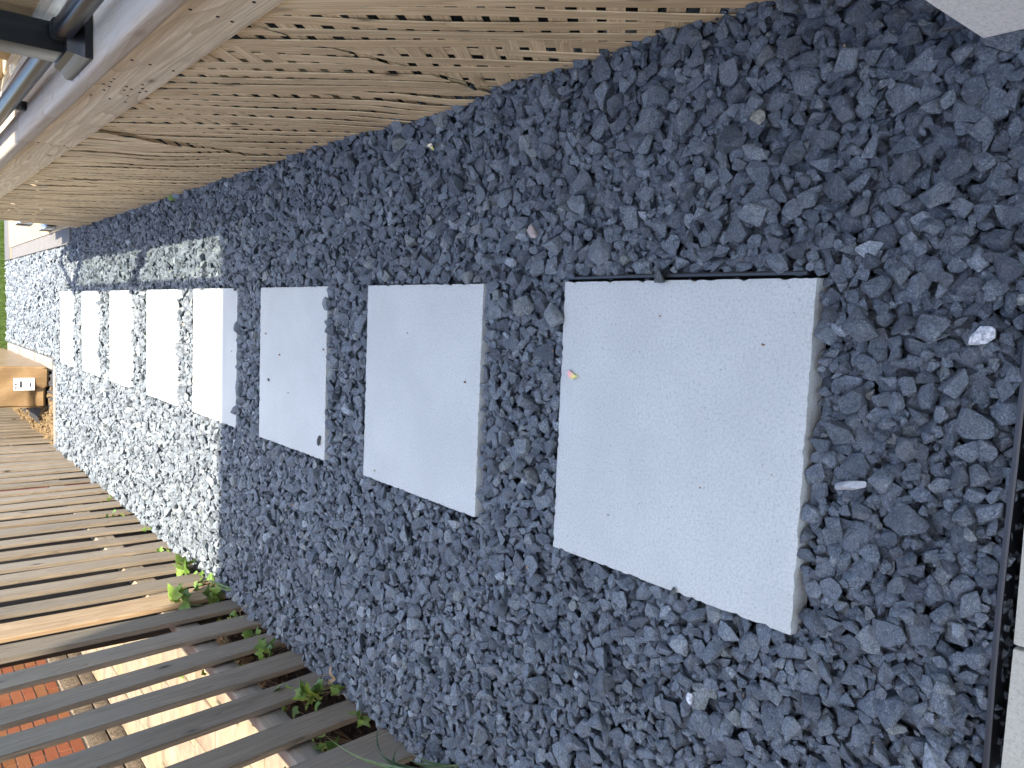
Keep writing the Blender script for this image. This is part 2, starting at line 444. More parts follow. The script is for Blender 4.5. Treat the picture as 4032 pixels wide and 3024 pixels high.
# more trials near the camera
ylen = GY1 - GY0
sizes = np.exp(rng.normal(math.log(0.0109), 0.38, BASEN)); sizes = np.clip(sizes, 0.0045, 0.028)
fb = rng.uniform(0.6, 0.95, BASEN); fc = rng.uniform(0.38, 0.78, BASEN)
yaws = rng.uniform(0, 2 * math.pi, BASEN)
tx = rng.normal(0, 0.32, BASEN); ty = rng.normal(0, 0.32, BASEN)
flip = rng.random(BASEN)
placed = []
for n in range(BASEN):
    best = None
    for k in range(5):
        jy = int(yy_c[n, k] * (nyg - 1)); ix = int(xx_c[n, k] * (nxg - 1))
        if blocked[jy, ix]: continue
        y = ys[jy]; d = H[jy, ix] - level(y)
        if best is None or d < best[0]: best = (d, jy, ix)
    if best is None or best[0] > 0.004: continue
    d, jy, ix = best
    y = ys[jy]
    a = sizes[n] * (1.0 if y > 1.4 else 1.04); b = a * fb[n]; c = a * fc[n]
    if y < 0.43: a *= .8; b *= .8; c *= .8
    r = int(a / CS) + 1
    j0, j1, i0, i1 = max(0, jy - r), min(nyg, jy + r + 1), max(0, ix - r), min(nxg, ix + r + 1)
    yv = (ys[j0:j1] - y)[:, None]; xv = (xs[i0:i1] - xs[ix])[None, :]
    cs, sn = math.cos(yaws[n]), math.sin(yaws[n])
    u = (xv * cs + yv * sn) / a; v = (-xv * sn + yv * cs) / b
    q = 1 - u * u - v * v
    ins = q > 0
    if not ins.any(): continue
    if blocked[j0:j1, i0:i1][ins].mean() > (0.28 if n % 7 == 0 else 0.05): continue
    sq = np.sqrt(np.where(ins, q, 0)) * c
    tilt = -(xv * ty[n] * 0.0)
    sub = H[j0:j1, i0:i1]
    need = np.where(ins, sub + sq, -9)
    vals = need[ins]
    z = 0.45 * vals.max() + 0.55 * vals.mean()
    if z - c > level(y) + 0.004: continue
    top = z + sq * 0.92
    H[j0:j1, i0:i1] = np.where(ins & (top > sub), top, sub)
    placed.append((xs[ix], y, z, a, b, c, yaws[n], tx[n], ty[n], jy, ix, flip[n]))
P = np.array(placed)
print('stones', len(P))

# stone shapes: angular hulls of unit size, edges knocked off
def stone_shape(seed):
    rs = random.Random(seed * 13 + 5)
    bm = bmesh.new()
    n = rs.choice([9, 10, 12, 13, 15, 17])
    for i in range(n):
        th = rs.uniform(0, 2 * math.pi); zc = rs.uniform(-1, 1); s = math.sqrt(1 - zc * zc)
        pw = rs.uniform(0.9, 1.16)
        bm.verts.new((s * math.cos(th) * pw, s * math.sin(th) * pw, zc * pw))
    bmesh.ops.convex_hull(bm, input=bm.verts[:])
    bmesh.ops.delete(bm, geom=[v for v in bm.verts if not v.link_faces], context='VERTS')
    bmesh.ops.dissolve_limit(bm, angle_limit=R(14), verts=bm.verts[:], edges=bm.edges[:])
    bmesh.ops.bevel(bm, geom=bm.edges[:], offset=0.075, segments=1, affect='EDGES', clamp_overlap=True)
    bmesh.ops.triangulate(bm, faces=bm.faces[:])
    lo = Vector([min(v.co[k] for v in bm.verts) for k in range(3)]); hi = Vector([max(v.co[k] for v in bm.verts) for k in range(3)])
    cen = (lo + hi) / 2; ext = (hi - lo) / 2
    for v in bm.verts:
        v.co = Vector([(v.co[k] - cen[k]) / ext[k] * 1.04 for k in range(3)])
        v.co *= 1 + rs.uniform(-0.035, 0.035)
    bmesh.ops.subdivide_edges(bm, edges=[e for e in bm.edges if e.calc_length() > 0.30], cuts=1, use_grid_fill=False)
    bmesh.ops.triangulate(bm, faces=bm.faces[:])
    for v in bm.verts: v.co += Vector([rs.gauss(0, .022) for _ in range(3)])
    vs = [v.co.copy() for v in bm.verts]; bm.verts.index_update()
    fs = [[v.index for v in f.verts] for f in bm.faces]
    bm.free()
    return vs, fs
NV = 36
shapes = [stone_shape(i) for i in range(NV)]
var = rng.integers(0, NV, len(P))

# which stones show and how large
camp = np.array([0, 0, CH])
Hc = H[P[:, 9].astype(int), P[:, 10].astype(int)]
topz = P[:, 2] + P[:, 5] * 0.92
vis = topz >= Hc - 0.0015
dist = np.linalg.norm(P[:, :3] - camp, axis=1)
A3 = np.array([list(a_), list(b_), list(fwd)])
q3 = (P[:, :3] - camp) @ A3.T
u_ = 1512 + FPX * q3[:, 0] / q3[:, 2]; v_ = 2016 - FPX * q3[:, 1] / q3[:, 2]
inview = (u_ > 20) & (u_ < 3004) & (v_ > 20) & (v_ < 4012)
score = np.where(vis & inview, P[:, 3] * P[:, 4] / dist ** 2, 0)
big = np.argsort(-score)[:300]
isbig = np.zeros(len(P), bool); isbig[big] = True

smesh = []
for k in range(NV):
    me = mesh_from([tuple(v) for v in shapes[k][0]], shapes[k][1], 'stone_shape')
    me.materials.append(M_STONE); smesh.append(me)
for i in big:
    x, y, z, a, b, c, yw, t1, t2 = P[i, :9]
    M = T(x, y, z) @ Euler((t1, t2, yw)).to_matrix().to_4x4() @ Matrix.Diagonal((a, b, c, 1))
    obj('stone', smesh[var[i]], bed, M)

# everything else: one object, points + shapes, instanced by geometry nodes
rest = np.where(~isbig)[0]
co = []; kind = []; fcs = []; rot = []; scl = []; vid = []
for i in rest:
    x, y, z, a, b, c, yw, t1, t2 = P[i, :9]
    co.append((x, y, z)); rot.append((t1, t2, yw)); scl.append((a, b, c)); vid.append(int(var[i]))
kind = [-1] * len(co)
for k in range(NV):
    off = len(co)
    for v in shapes[k][0]: co.append(tuple(v)); kind.append(k); rot.append((0, 0, 0)); scl.append((1, 1, 1)); vid.append(k)
    for f in shapes[k][1]: fcs.append([off + q for q in f])
def scatter_object(name, co, fcs, kind, rot, scl, vid, mat, parent, label):
    me = bpy.data.meshes.new(name); me.from_pydata(co, [], fcs); me.update()
    def att(nm, ty, data, key):
        at = me.attributes.new(nm, ty, 'POINT'); at.data.foreach_set(key, np.array(data).ravel())
    att('shape', 'INT', np.array(kind, dtype=np.int32), 'value')
    att('pick', 'INT', np.array(vid, dtype=np.int32), 'value')
    att('turn', 'FLOAT_VECTOR', np.array(rot, dtype=np.float32), 'vector')
    att('size3', 'FLOAT_VECTOR', np.array(scl, dtype=np.float32), 'vector')
    me.materials.append(mat)
    o = obj(name, me, parent)
    ng = bpy.data.node_groups.new(name + '_nodes', 'GeometryNodeTree')
    ng.interface.new_socket('Geometry', in_out='INPUT', socket_type='NodeSocketGeometry')
    ng.interface.new_socket('Geometry', in_out='OUTPUT', socket_type='NodeSocketGeometry')
    N_ = ng.nodes; L_ = ng.links
    gi = N_.new('NodeGroupInput'); go = N_.new('NodeGroupOutput')
    def named(nm, dt):
        n = N_.new('GeometryNodeInputNamedAttribute'); n.data_type = dt; n.inputs['Name'].default_value = nm
        return n.outputs['Attribute']
    sh = named('shape', 'INT')
    cmp_ = N_.new('FunctionNodeCompare'); cmp_.data_type = 'INT'; cmp_.operation = 'GREATER_EQUAL'
    L_.new(sh, cmp_.inputs[2]); cmp_.inputs[3].default_value = 0
    sep = N_.new('GeometryNodeSeparateGeometry'); sep.domain = 'POINT'
    L_.new(gi.outputs[0], sep.inputs['Geometry']); L_.new(cmp_.outputs[0], sep.inputs['Selection'])
    spl = N_.new('GeometryNodeSplitToInstances'); spl.domain = 'POINT'
    L_.new(sep.outputs['Selection'], spl.inputs['Geometry']); L_.new(sh, spl.inputs['Group ID'])
    iop = N_.new('GeometryNodeInstanceOnPoints')
    L_.new(sep.outputs['Inverted'], iop.inputs['Points']); L_.new(spl.outputs['Instances'], iop.inputs['Instance'])
    iop.inputs['Pick Instance'].default_value = True
    L_.new(named('pick', 'INT'), iop.inputs['Instance Index'])
    e2r = N_.new('FunctionNodeEulerToRotation'); L_.new(named('turn', 'FLOAT_VECTOR'), e2r.inputs[0])
    L_.new(e2r.outputs[0], iop.inputs['Rotation'])
    L_.new(named('size3', 'FLOAT_VECTOR'), iop.inputs['Scale'])
    L_.new(iop.outputs[0], go.inputs[0])
    md = o.modifiers.new('scatter', 'NODES'); md.node_group = ng
    tag(o, label, kind='stuff')
    return o
scatter_object('gravel', co, fcs, kind, rot, scl, vid, M_STONE, bed, None)

# single stones that stand out
def single_stone(name, x, y, z, dims, yaw, mat, label, seed, tilt=(0.1, 0.1)):
    vs, fs = shapes[seed % NV]
    me = mesh_from([tuple(v) for v in vs], fs, name); me.materials.append(mat)
    o = obj(name, me, None, T(x, y, z) @ Euler((tilt[0], tilt[1], yaw)).to_matrix().to_4x4() @ Matrix.Diagonal((*dims, 1)))
    tag(o, label, 'stone', 'odd stones among the gravel')
def single_mat(nm, lo, hi):
    return stone_mat_c(nm, lo, hi)
def stone_mat_c(nm, lo, hi):
    m = NT(nm, 0.8, 0.3); p = m.pos(); n1 = m.noise(p, 160, 5, 0.7)
    return m.out(m.ramp(n1, [(0.38, lo), (0.6, hi)]), m.bump(n1, 0.6, 0.0015))
def hz(x, y):
    j = min(nyg - 1, max(0, int((y - GY0) / CS))); i = min(nxg - 1, max(0, int((x - GX0) / CS)))
    return float(H[max(0, j - 3):j + 4, max(0, i - 3):i + 4].mean())
MS_W = single_mat('white_granite', (0.22, 0.24, 0.27), (0.62, 0.64, 0.66))
MS_P = single_mat('pinkish_stone', (0.26, 0.22, 0.20), (0.42, 0.36, 0.33))
MS_L = single_mat('pale_shard', (0.30, 0.31, 0.32), (0.42, 0.43, 0.44))
MS_T = single_mat('tan_stone', (0.12, 0.12, 0.11), (0.27, 0.26, 0.21))
MS_G = single_mat('light_grey_stone', (0.13, 0.15, 0.17), (0.30, 0.32, 0.34))
MS_D = single_mat('dark_green_stone', (0.04, 0.05, 0.05), (0.12, 0.13, 0.13))
for nm, x, y, dims, yw, mt, lb, sd in [
    ('pebble', 0.004, 0.431, (0.019, 0.011, 0.010), 1.9, MS_W, 'white speckled oval pebble in the gravel between nearest slab and pavers', 3),
    ('stone', 0.202, 1.391, (0.018, 0.011, 0.008), 0.9, MS_P, 'pinkish tan stone in shaded gravel, on the deck side of the second slab', 7),
    ('stone', -0.238, 0.599, (0.028, 0.007, 0.006), 1.85, MS_L, 'long thin pale shard pointing at the camera before the nearest slab', 11),
    ('stone', 0.358, 2.044, (0.014, 0.012, 0.010), 0.3, MS_G, 'light grey pebble in shaded gravel near the lattice, below a yellow petal', 5),
    ('stone', -0.698, 0.872, (0.011, 0.007, 0.006), 0.6, MS_W, 'small chalky white stone on the fence side of the nearest slab', 9),
    ('stone', 0.36, 0.80, (0.016, 0.012, 0.009), 0.6, MS_T, 'tan tipped stone in the gravel near the house corner', 14),
    ('stone', -1.02, 1.93, (0.024, 0.017, 0.012), 2.0, MS_G, 'large pale grey stone by the fence foot beside blue green blades', 17),
    ('stone', -0.62, 0.43, (0.030, 0.022, 0.014), 0.2, MS_G, 'broad pale stone beside the plastic edging strip near the pavers', 21)]:
    single_stone(nm, x, y, hz(x, y) + dims[2] * 0.55 + 0.007, dims, yw, mt, lb, sd)
for nm, x, y, dims, yw, mt, lb, sd in [
    ('stone', -0.445, 2.491, (0.016, 0.012, 0.008), 0.4, MS_D, 'dark stone lying on the near left corner of the third slab', 4),
    ('pebble', -0.273, 2.955, (0.006, 0.005, 0.004), 0.4, MS_D, 'tiny dark pebble lying alone on the third slab', 6)]:
    single_stone(nm, x, y, dims[2] * 0.85, dims, yw, mt, lb, sd, (0, 0))

single_stone('stone', 0.095, 1.005, 0.004, (0.020, 0.013, 0.009), 0.35, MS_D, 'dark pointed stone overlapping the deck side edge of the nearest slab', 13, (0.1, 0.25))
for x, y, r_, lb in [(-0.519, 2.10, .010, 'small stone perched on the near left corner of the second slab'), (0.082, 3.33, .008, 'tiny stone on the near corner of the half shaded slab'), (-0.507, 0.93, .007, 'tiny chip resting on the fence side edge of the nearest slab')]:
    single_stone('stone', x, y, r_ * .8, (r_ * 1.2, r_, r_ * .7), x * 9, MS_D, lb, int(r_ * 3000), (0, 0))

# ------------------------------------------------------------------ plastic edging strips
def strip(pts, z0, h, th, name, label):
    vs = []; fs = []
    prof = [(-th, z0 - h), (th, z0 - h), (th, z0 - .007), (th * 2.1, z0 - .005), (th * 2.2, z0 - .001), (th, z0), (-th, z0), (-th * 1.2, z0 - .004)]
    for k, (x, y) in enumerate(pts):
        a = pts[max(0, k - 1)]; b = pts[min(len(pts) - 1, k + 1)]
        d = Vector((b[0] - a[0], b[1] - a[1])).normalized(); nx_, ny_ = d.y, -d.x
        for s, z in prof: vs.append((x + nx_ * s, y + ny_ * s, z - max(0, min(1, (y - 1.15) / .3)) * .022))
    m = len(prof)
    for k in range(len(pts) - 1):
        for j in range(m):
            fs.append((k * m + j, k * m + (j + 1) % m, (k + 1) * m + (j + 1) % m, (k + 1) * m + j))
    fs.append(tuple(range(m))[::-1]); fs.append(tuple((len(pts) - 1) * m + j for j in range(m)))
    o = obj(name, mesh_from(vs, fs), mat=M_PLASTIC); tag(o, label, 'edging', 'black plastic garden edging')
strip([(0.095 + 0.0012 * math.sin(k * .7), 0.70 + k * 0.2) for k in range(35)], -0.004, 0.09, 0.0022, 'garden_edging', 'long black plastic edging strip running along the right sides of the slabs')
strip([(-1.27 + k * 0.1, 0.380 + 0.002 * math.sin(k * .9)) for k in range(17)], -0.008, 0.05, 0.0024, 'garden_edging', 'black plastic edging strip between the gravel and the near pavers')

# ------------------------------------------------------------------ near pavers
plab = ['pale paver at the bottom corner of the photo, right of the widest joint', 'square cut concrete paver middle of the three in view', 'concrete paver beside the round topped house footing end of the row']
xx = -0.606; k = 0
while xx < 0.10:
    wd = 0.190
    me = box_mesh(wd, 0.30, 0.06, 0.004, 2, M_PAVER)
    o = obj('paver', me, None, T(xx + wd / 2, 0.360 - 0.15 + random.uniform(-.002, .002), -0.031 + random.uniform(-.001, .001)) @ RZ(R(random.uniform(-.4, .4))))
    lb = None
    c0 = xx + wd / 2
    if -0.62 < c0 < -0.41: lb = 'pitted concrete paver filling the bottom right photo corner'
    elif -0.41 < c0 < -0.21: lb = 'concrete paver between the two visible joints at the right photo edge'
    elif -0.21 < c0 < -0.02: lb = 'concrete paver just above the upper visible joint at the right photo edge'
    else: lb = 'concrete paver at the end of the row towards the house corner'
    tag(o, lb, 'paver', 'concrete pavers at the near end of the gravel')
    xx += wd + 0.006; k += 1
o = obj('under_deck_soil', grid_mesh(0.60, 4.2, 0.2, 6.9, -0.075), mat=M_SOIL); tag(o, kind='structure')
o = obj('bedding_sand', grid_mesh(-1.4, 0.41, -2.0, 0.352, -0.062), mat=M_SOIL); tag(o, kind='structure')

# ------------------------------------------------------------------ near house (casts the shade; only its corner shows)
hs = empty('house', (0.43, 0.45, 0), 'white rough parged house corner rising from the gravel', 'house')
def corner_wall():
    bm = bmesh.new(); bmesh.ops.create_cube(bm, size=1)
    bmesh.ops.scale(bm, vec=(8, 8, 6.35), verts=bm.verts); bmesh.ops.translate(bm, vec=(4.386, -3.545, 3.22), verts=bm.verts)
    ed = [e for e in bm.edges if abs(e.verts[0].co.x - .386) < .01 and abs(e.verts[1].co.x - .386) < .01 and ((abs(e.verts[0].co.y - .455) < .01 and abs(e.verts[1].co.y - .455) < .01) or (e.verts[0].co.z < .1 and e.verts[1].co.z < .1))]
    bmesh.ops.bevel(bm, geom=ed, offset=0.02, segments=4, affect='EDGES')
    return bm_mesh(bm, 'wall', angle=R(40))
obj('wall', corner_wall(), hs, None, M_PARGE)
box('footing', hs, (0.44, -7.4, -0.15), (8.2, 0.42, 0.05), M_ROCK0, 0.0, 1)
M_ROOF = plain('dark_shingles', (0.06, 0.058, 0.055), 0.9, 0.2)
rv = [(0.14, 0.79, 6.5), (8.8, 0.79, 6.5), (8.8, -8, 6.5), (0.14, -8, 6.5), (0.14, 0.79, 6.38), (8.8, 0.79, 6.38), (8.8, -8, 6.38), (0.14, -8, 6.38), (4.4, -2.8, 8.2), (4.4, -4.5, 8.2)]
obj('roof', mesh_from(rv, [(0, 1, 8), (1, 2, 9, 8), (2, 3, 9), (3, 0, 8, 9), (0, 4, 5, 1), (1, 5, 6, 2), (2, 6, 7, 3), (3, 7, 4, 0), (7, 6, 5, 4)]), hs, None, M_ROOF)

# ------------------------------------------------------------------ deck
TD = T(0, 1.4, 0.6) @ RX(0.012)        # deck frame: origin at the fascia's lower edge, y along the deck
deck = empty('deck', (0.55, 1.4, 0), 'pale timber deck with knotty fascia board above the lattice', 'deck')
for y0, y1 in ((-0.95, 1.826), (1.830, 5.32)):
    box('fascia_board', deck, (0.552, y0, 0.003), (0.592, y1, 0.145), W_DECK, 0.004, 2, TD)
# top boards, rounded
def top_board(x0, x1, y0, y1, nm='deck_board', M=W_DECKTOP):
    box(nm, deck, (x0, y0, 0.150), (x1, y1, 0.190), M, 0.011, 3, TD)
for y0, y1 in ((-0.95, 0.757), (0.760, 1.235), (1.238, 1.70), (1.703, 5.33)):
    top_board(0.526, 0.662, y0, y1)
xx = 0.668
while xx < 3.6:
    top_board(xx, xx + 0.136, -0.95, 5.3); xx += 0.142
for y in (-0.9, 0.0, 0.9, 1.8, 2.7, 3.6, 4.5, 5.2):
    box('joist', deck, (0.594, y, 0.003), (3.6, y + 0.038, 0.148), W_DECK, 0.003, 1, TD)
for y in (0.6, 2.4, 4.2, 6.6):
    box('deck_post', deck, (0.70, y, -0.16), (0.79, y + 0.09, 0.60), W_DECK, 0.004, 1)
sc_me = None
def disc(r, th=0.0015):
    bm = bmesh.new(); bmesh.ops.create_cone(bm, cap_ends=True, segments=10, radius1=r, radius2=r, depth=th)
    me = bm_mesh(bm, 'screw'); me.materials.append(M_SCREW); return me
dm = disc(0.0034)
for (y, z) in [(1.972, .723), (1.976, .684), (1.985, .63), (2.167, .719), (2.198, .719), (2.237, .728), (2.25, .712), (2.298, .714), (2.379, .73), (2.381, .684), (2.217, .679), (2.259, .675), (2.234, .664), (2.311, .655), (2.387, .644), (2.167, .653), (2.205, .644), (2.225, .631), (2.25, .64), (1.561, .718), (1.56, .668), (1.565, .639), (1.44, .643), (3.227, .735), (3.24, .695), (3.21, .658), (3.245, .643)]:
    obj('screw', dm, deck, T(0.5516, y, z) @ RY(R(90)) @ Matrix.Diagonal((1.0, random.uniform(.8, 1.3), 1, 1)))

# stairs / low boardwalk beyond the deck
st = empty('deck_stairs', (0.6, 7.0, 0), 'black and silver bracketed stair treads at the far end of the deck', 'stairs')
for k, (y0, y1, z1) in enumerate([(6.75, 7.12, .50), (7.12, 7.5, .30), (7.5, 7.86, .085)]):
    box('tread', st, (0.62, y0, z1 - .04), (1.9, y1, z1), M_BLACKMETAL, 0.003, 1)
    box('bracket', st, (0.60, y0 + .02, z1 - .075), (0.619, y1 - .01, z1 + .012), M_SILVER, 0.002, 1)
    box('bracket', st, (0.597, y0 + .20, z1 - .085), (0.605, y1 - .0, z1 + .02), M_BLACKMETAL, 0.002, 1)
bw = empty('boardwalk', (0.6, 9, 0), 'sunlit boardwalk with new pine planks and a grey border board', 'boardwalk')
yb = 7.0
while yb < 10.45:
    box('plank', bw, (0.592, yb, -0.012), (2.4, yb + 0.136, 0.024), W_PALE, 0.003, 1)
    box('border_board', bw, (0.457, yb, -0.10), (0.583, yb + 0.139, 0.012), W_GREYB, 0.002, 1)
    yb += 0.142
box('edge_trim', bw, (0.584, 7.0, -0.012), (0.5905, 10.44, 0.026), W_DECK, 0.001, 1)
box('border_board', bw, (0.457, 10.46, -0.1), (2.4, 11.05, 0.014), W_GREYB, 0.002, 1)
box('edge_trim', bw, (0.457, 10.45, -0.1), (2.4, 10.457, 0.020), W_PALE, 0.001, 1)

# ------------------------------------------------------------------ lattice panels
PIT = 0.0545; SLW = 0.0355; SLT = 0.0024
def clip_poly(poly, axis, val, keep_less):
    out = []
    for i in range(len(poly)):
        p, q = poly[i], poly[(i + 1) % len(poly)]
        pi = (p[axis] <= val) == keep_less or p[axis] == val
        qi = (q[axis] <= val) == keep_less or q[axis] == val
        if pi: out.append(p)
        if pi != qi:
            t = (val - p[axis]) / (q[axis] - p[axis])
            out.append((p[0] + (q[0] - p[0]) * t, p[1] + (q[1] - p[1]) * t))
    return out
bounds = [0.46, 1.585, 2.865, 4.145, 5.425, 6.70]
lat_lab = ['lattice panel nearest the white house corner', 'lattice panel second from the house, its lower slats splayed over the gravel', 'tan lattice panel in the middle, its slats bowing outward', 'lattice panel fourth from the house, under the narrow part of the fascia', 'farthest lattice panel, ending beside the boardwalk']
rl = random.Random(3)
def bulge(Y, Z, pi):
    b = 0.0
    if pi == 2:
        b += 0.030 * math.exp(-((Y - 3.10) / .30) ** 2) * math.exp(-((Z - .36) / .20) ** 2)
    if pi == 1:
        b += 0.030 * math.exp(-((Y - 1.80) / .25) ** 2) * math.exp(-((Z + .02) / .12) ** 2)
    return b
for pi in range(5):
    Y0, Y1 = bounds[pi] + 0.004, bounds[pi + 1] - 0.004
    Zt = 0.60 + 0.012 * (Y0 - 1.4) + 0.02
    root = empty('lattice_panel', (0.57, Y0, 0), lat_lab[pi], 'lattice', 'diagonal lattice panels under the deck')
    for layer in (0, 1):
        sgn = 1 if layer == 0 else -1
        xf = 0.562 if layer == 0 else 0.562 + SLT + 0.0008
        ang = R(47) * sgn
        dirv = (math.cos(ang), math.sin(ang)); per = (-math.sin(ang), math.cos(ang))
        # range of offsets
        corners = [(Y0, -.07), (Y1, -.07), (Y0, Zt), (Y1, Zt)]
        os_ = [c[0] * per[0] + c[1] * per[1] for c in corners]
        o0 = math.floor(min(os_) / PIT - 1) * PIT; nn = int((max(os_) - o0) / PIT) + 2
        for k in range(nn):
            off = o0 + (k + .5) * PIT + rl.uniform(-.0025, .0025)
            wd = SLW * rl.uniform(.96, 1.03)
            L = 3.0
            cm = ((Y0 + Y1) / 2, 0.3)
            along = cm[0] * dirv[0] + cm[1] * dirv[1]
            jit = R(rl.gauss(0, 0.45))
            dv = (math.cos(ang + jit), math.sin(ang + jit)); pv = (-dv[1], dv[0])
            ctr = (dirv[0] * along + per[0] * off, dirv[1] * along + per[1] * off)
            poly = [(ctr[0] + dv[0] * s * L / 2 + pv[0] * t * wd / 2, ctr[1] + dv[1] * s * L / 2 + pv[1] * t * wd / 2) for s, t in ((-1, -1), (1, -1), (1, 1), (-1, 1))]
            zb = -0.055
            for ax, val, kl in ((0, Y0 + rl.uniform(-.003, .002), False), (0, Y1 + rl.uniform(-.002, .003), True), (1, zb, False), (1, Zt, True)):
                poly = clip_poly(poly, ax, val, kl)
                if len(poly) < 3: break
            if len(poly) < 3: continue
            cy = sum(p[0] for p in poly) / len(poly); cz = sum(p[1] for p in poly) / len(poly)
            loc = [((p[0] - cy) * dv[0] + (p[1] - cz) * dv[1], (p[0] - cy) * pv[0] + (p[1] - cz) * pv[1]) for p in poly]
            if max(l[0] for l in loc) - min(l[0] for l in loc) < 0.03: continue
            bm = bmesh.new()
            vs = [bm.verts.new((l[0], l[1], -SLT / 2)) for l in loc]
            f = bm.faces.new(vs)
            r = bmesh.ops.extrude_face_region(bm, geom=[f])
            bmesh.ops.translate(bm, vec=(0, 0, SLT), verts=[v for v in r['geom'] if isinstance(v, bmesh.types.BMVert)])
            bmesh.ops.recalc_face_normals(bm, faces=bm.faces[:])
            x0 = min(l[0] for l in loc); x1 = max(l[0] for l in loc)
            for c in range(1, 7):
                bmesh.ops.bisect_plane(bm, geom=bm.verts[:] + bm.edges[:] + bm.faces[:], plane_co=(x0 + (x1 - x0) * c / 7, 0, 0), plane_no=(1, 0, 0))
            ph = rl.uniform(0, 6); am = rl.uniform(.001, .0055)
            for v in bm.verts:
                Yw = cy + v.co.x * dv[0] + v.co.y * pv[0]; Zw = cz + v.co.x * dv[1] + v.co.y * pv[1]
                gz = math.exp(-((Yw - 3.10) / .30) ** 2) * math.exp(-((Zw - .36) / .18) ** 2) if pi == 2 else 0.0
                if layer == 1: v.co.z -= .06 * gz
                else:
                    dc = (cy - 3.10) * pv[0] + (cz - .36) * pv[1]
                    v.co.y += gz * .016 * math.tanh(dc / .05)
                if layer == 0: v.co.z += bulge(Yw, Zw, pi) * (1.0 if round(off / PIT) % 2 else 0.72) + am * math.sin(v.co.x * 6 + ph)
            bm.normal_update()
            me = bm_mesh(bm, 'slat', angle=R(35)); me.materials.append(W_LATT)
            # local X along the slat, local Z towards -X world (the path)
            ex = Vector((0, dv[0], dv[1])); ez = Vector((-1, 0, 0)); ey = ez.cross(ex)
            if ey.dot(Vector((0, pv[0], pv[1]))) < 0:
                # mirror so that local Y matches pv: flip the mesh instead
                for v in me.vertices: v.co.y = -v.co.y
                me.flip_normals()
            M = Matrix(((ex.x, ey.x, ez.x, xf), (ex.y, ey.y, ez.y, cy), (ex.z, ey.z, ez.z, cz), (0, 0, 0, 1)))
            obj('slat', me, root, M)

# ------------------------------------------------------------------ railing
rail = empty('deck_railing', (0.61, 2.1, 0.8), 'glossy black deck railing with glass and square posts', 'railing')
def zdk(y): return 0.79 + 0.012 * (y - 1.4)
posts = [-0.05, 2.10, 4.28, 6.12]
for py in posts:
    zb = zdk(py)
    box('rail_post', rail, (0.561, py - 0.03, zb), (0.625, py + 0.068, zb + 1.10), M_BLACKMETAL, 0.003, 2)
    # base cover with a curved shoulder
    bm = bmesh.new()
    hx, hy = 0.052, 0.115
    prof = [(1, 0.0), (1, 0.014), (.93, 0.020), (.80, 0.030), (.70, 0.044)]
    rings = []
    for s, z in prof:
        rings.append([bm.verts.new((0.593 + sx * hx * (s if z > 0 else 1), py + 0.01 + sy * hy * s, zb + z + .001)) for sx, sy in ((-1, -1), (1, -1), (1, 1), (-1, 1))])
    for r0, r1 in zip(rings, rings[1:]):
        for j in range(4): bm.faces.new((r0[j], r0[(j + 1) % 4], r1[(j + 1) % 4], r1[j]))
    bm.faces.new(rings[-1])
    obj('base_cover', bm_mesh(bm), rail, None, M_BLACKMETAL)
def rail_profile(name, y0, y1, zc, wx, hz_, parent, xc=0.605):
    bm = bmesh.new(); n = 16; rr = []
    for yy in (y0, y1):
        zz = zdk(yy) + zc
        pts_ = []
        for k in range(n):
            t = 2 * math.pi * k / n
            cx, sz = math.cos(t), math.sin(t)
            pts_.append(bm.verts.new((xc + wx / 2 * math.copysign(abs(cx) ** .55, cx), yy, zz + hz_ / 2 * math.copysign(abs(sz) ** .7, sz))))
        rr.append(pts_)
    for j in range(n): bm.faces.new((rr[0][j], rr[0][(j + 1) % n], rr[1][(j + 1) % n], rr[1][j]))
    bm.faces.new(rr[0][::-1]); bm.faces.new(rr[1])
    bmesh.ops.recalc_face_normals(bm, faces=bm.faces[:])
    return obj(name, bm_mesh(bm, 'rail', angle=R(50)), parent, None, M_BLACKMETAL)
for p0, p1 in zip(posts, posts[1:]):
    rail_profile('bottom_rail', p0 + .070, p1 - .032, 0.050, 0.045, 0.042, rail)
    rail_profile('top_rail', p0 + .047, p1 - .032, 1.075, 0.05, 0.05, rail, 0.600)
    for yy in (p0 + .070, p1 - .055): rail_profile('bracket', yy, yy + .022, 0.050, 0.052, 0.050, rail)
    zz = zdk((p0 + p1) / 2)
    box('glass_panel', rail, (0.602, p0 + .06, zz + .08), (0.608, p1 - .045, zz + 1.05), M_GLASS, 0, 1)
    for q in (1 / 3, 2 / 3):
        yq = p0 + (p1 - p0) * q + (0.10 if q < .5 else .12)
        box('support_block', rail, (0.592, yq - .015, zdk(yq) + .001), (0.618, yq + .015, zdk(yq) + .03), M_BLACKMETAL, 0.001, 1)

for n_, pts_ in (('hand_rail', [(6.16, 1.90), (6.98, 1.06)]), ('hand_rail', [(6.98, 1.06), (7.02, 0.98), (6.70, 0.46)])):
    for (ya, za), (yb_, zb_) in zip(pts_, pts_[1:]):
        L_ = math.hypot(yb_ - ya, zb_ - za)
        obj(n_, box_mesh(L_, 0.045, 0.045, 0.006, 2, M_BLACKMETAL), rail, T(0.605, (ya + yb_) / 2, (za + zb_) / 2) @ RZ(R(90)) @ RY(-math.atan2(zb_ - za, yb_ - ya)))
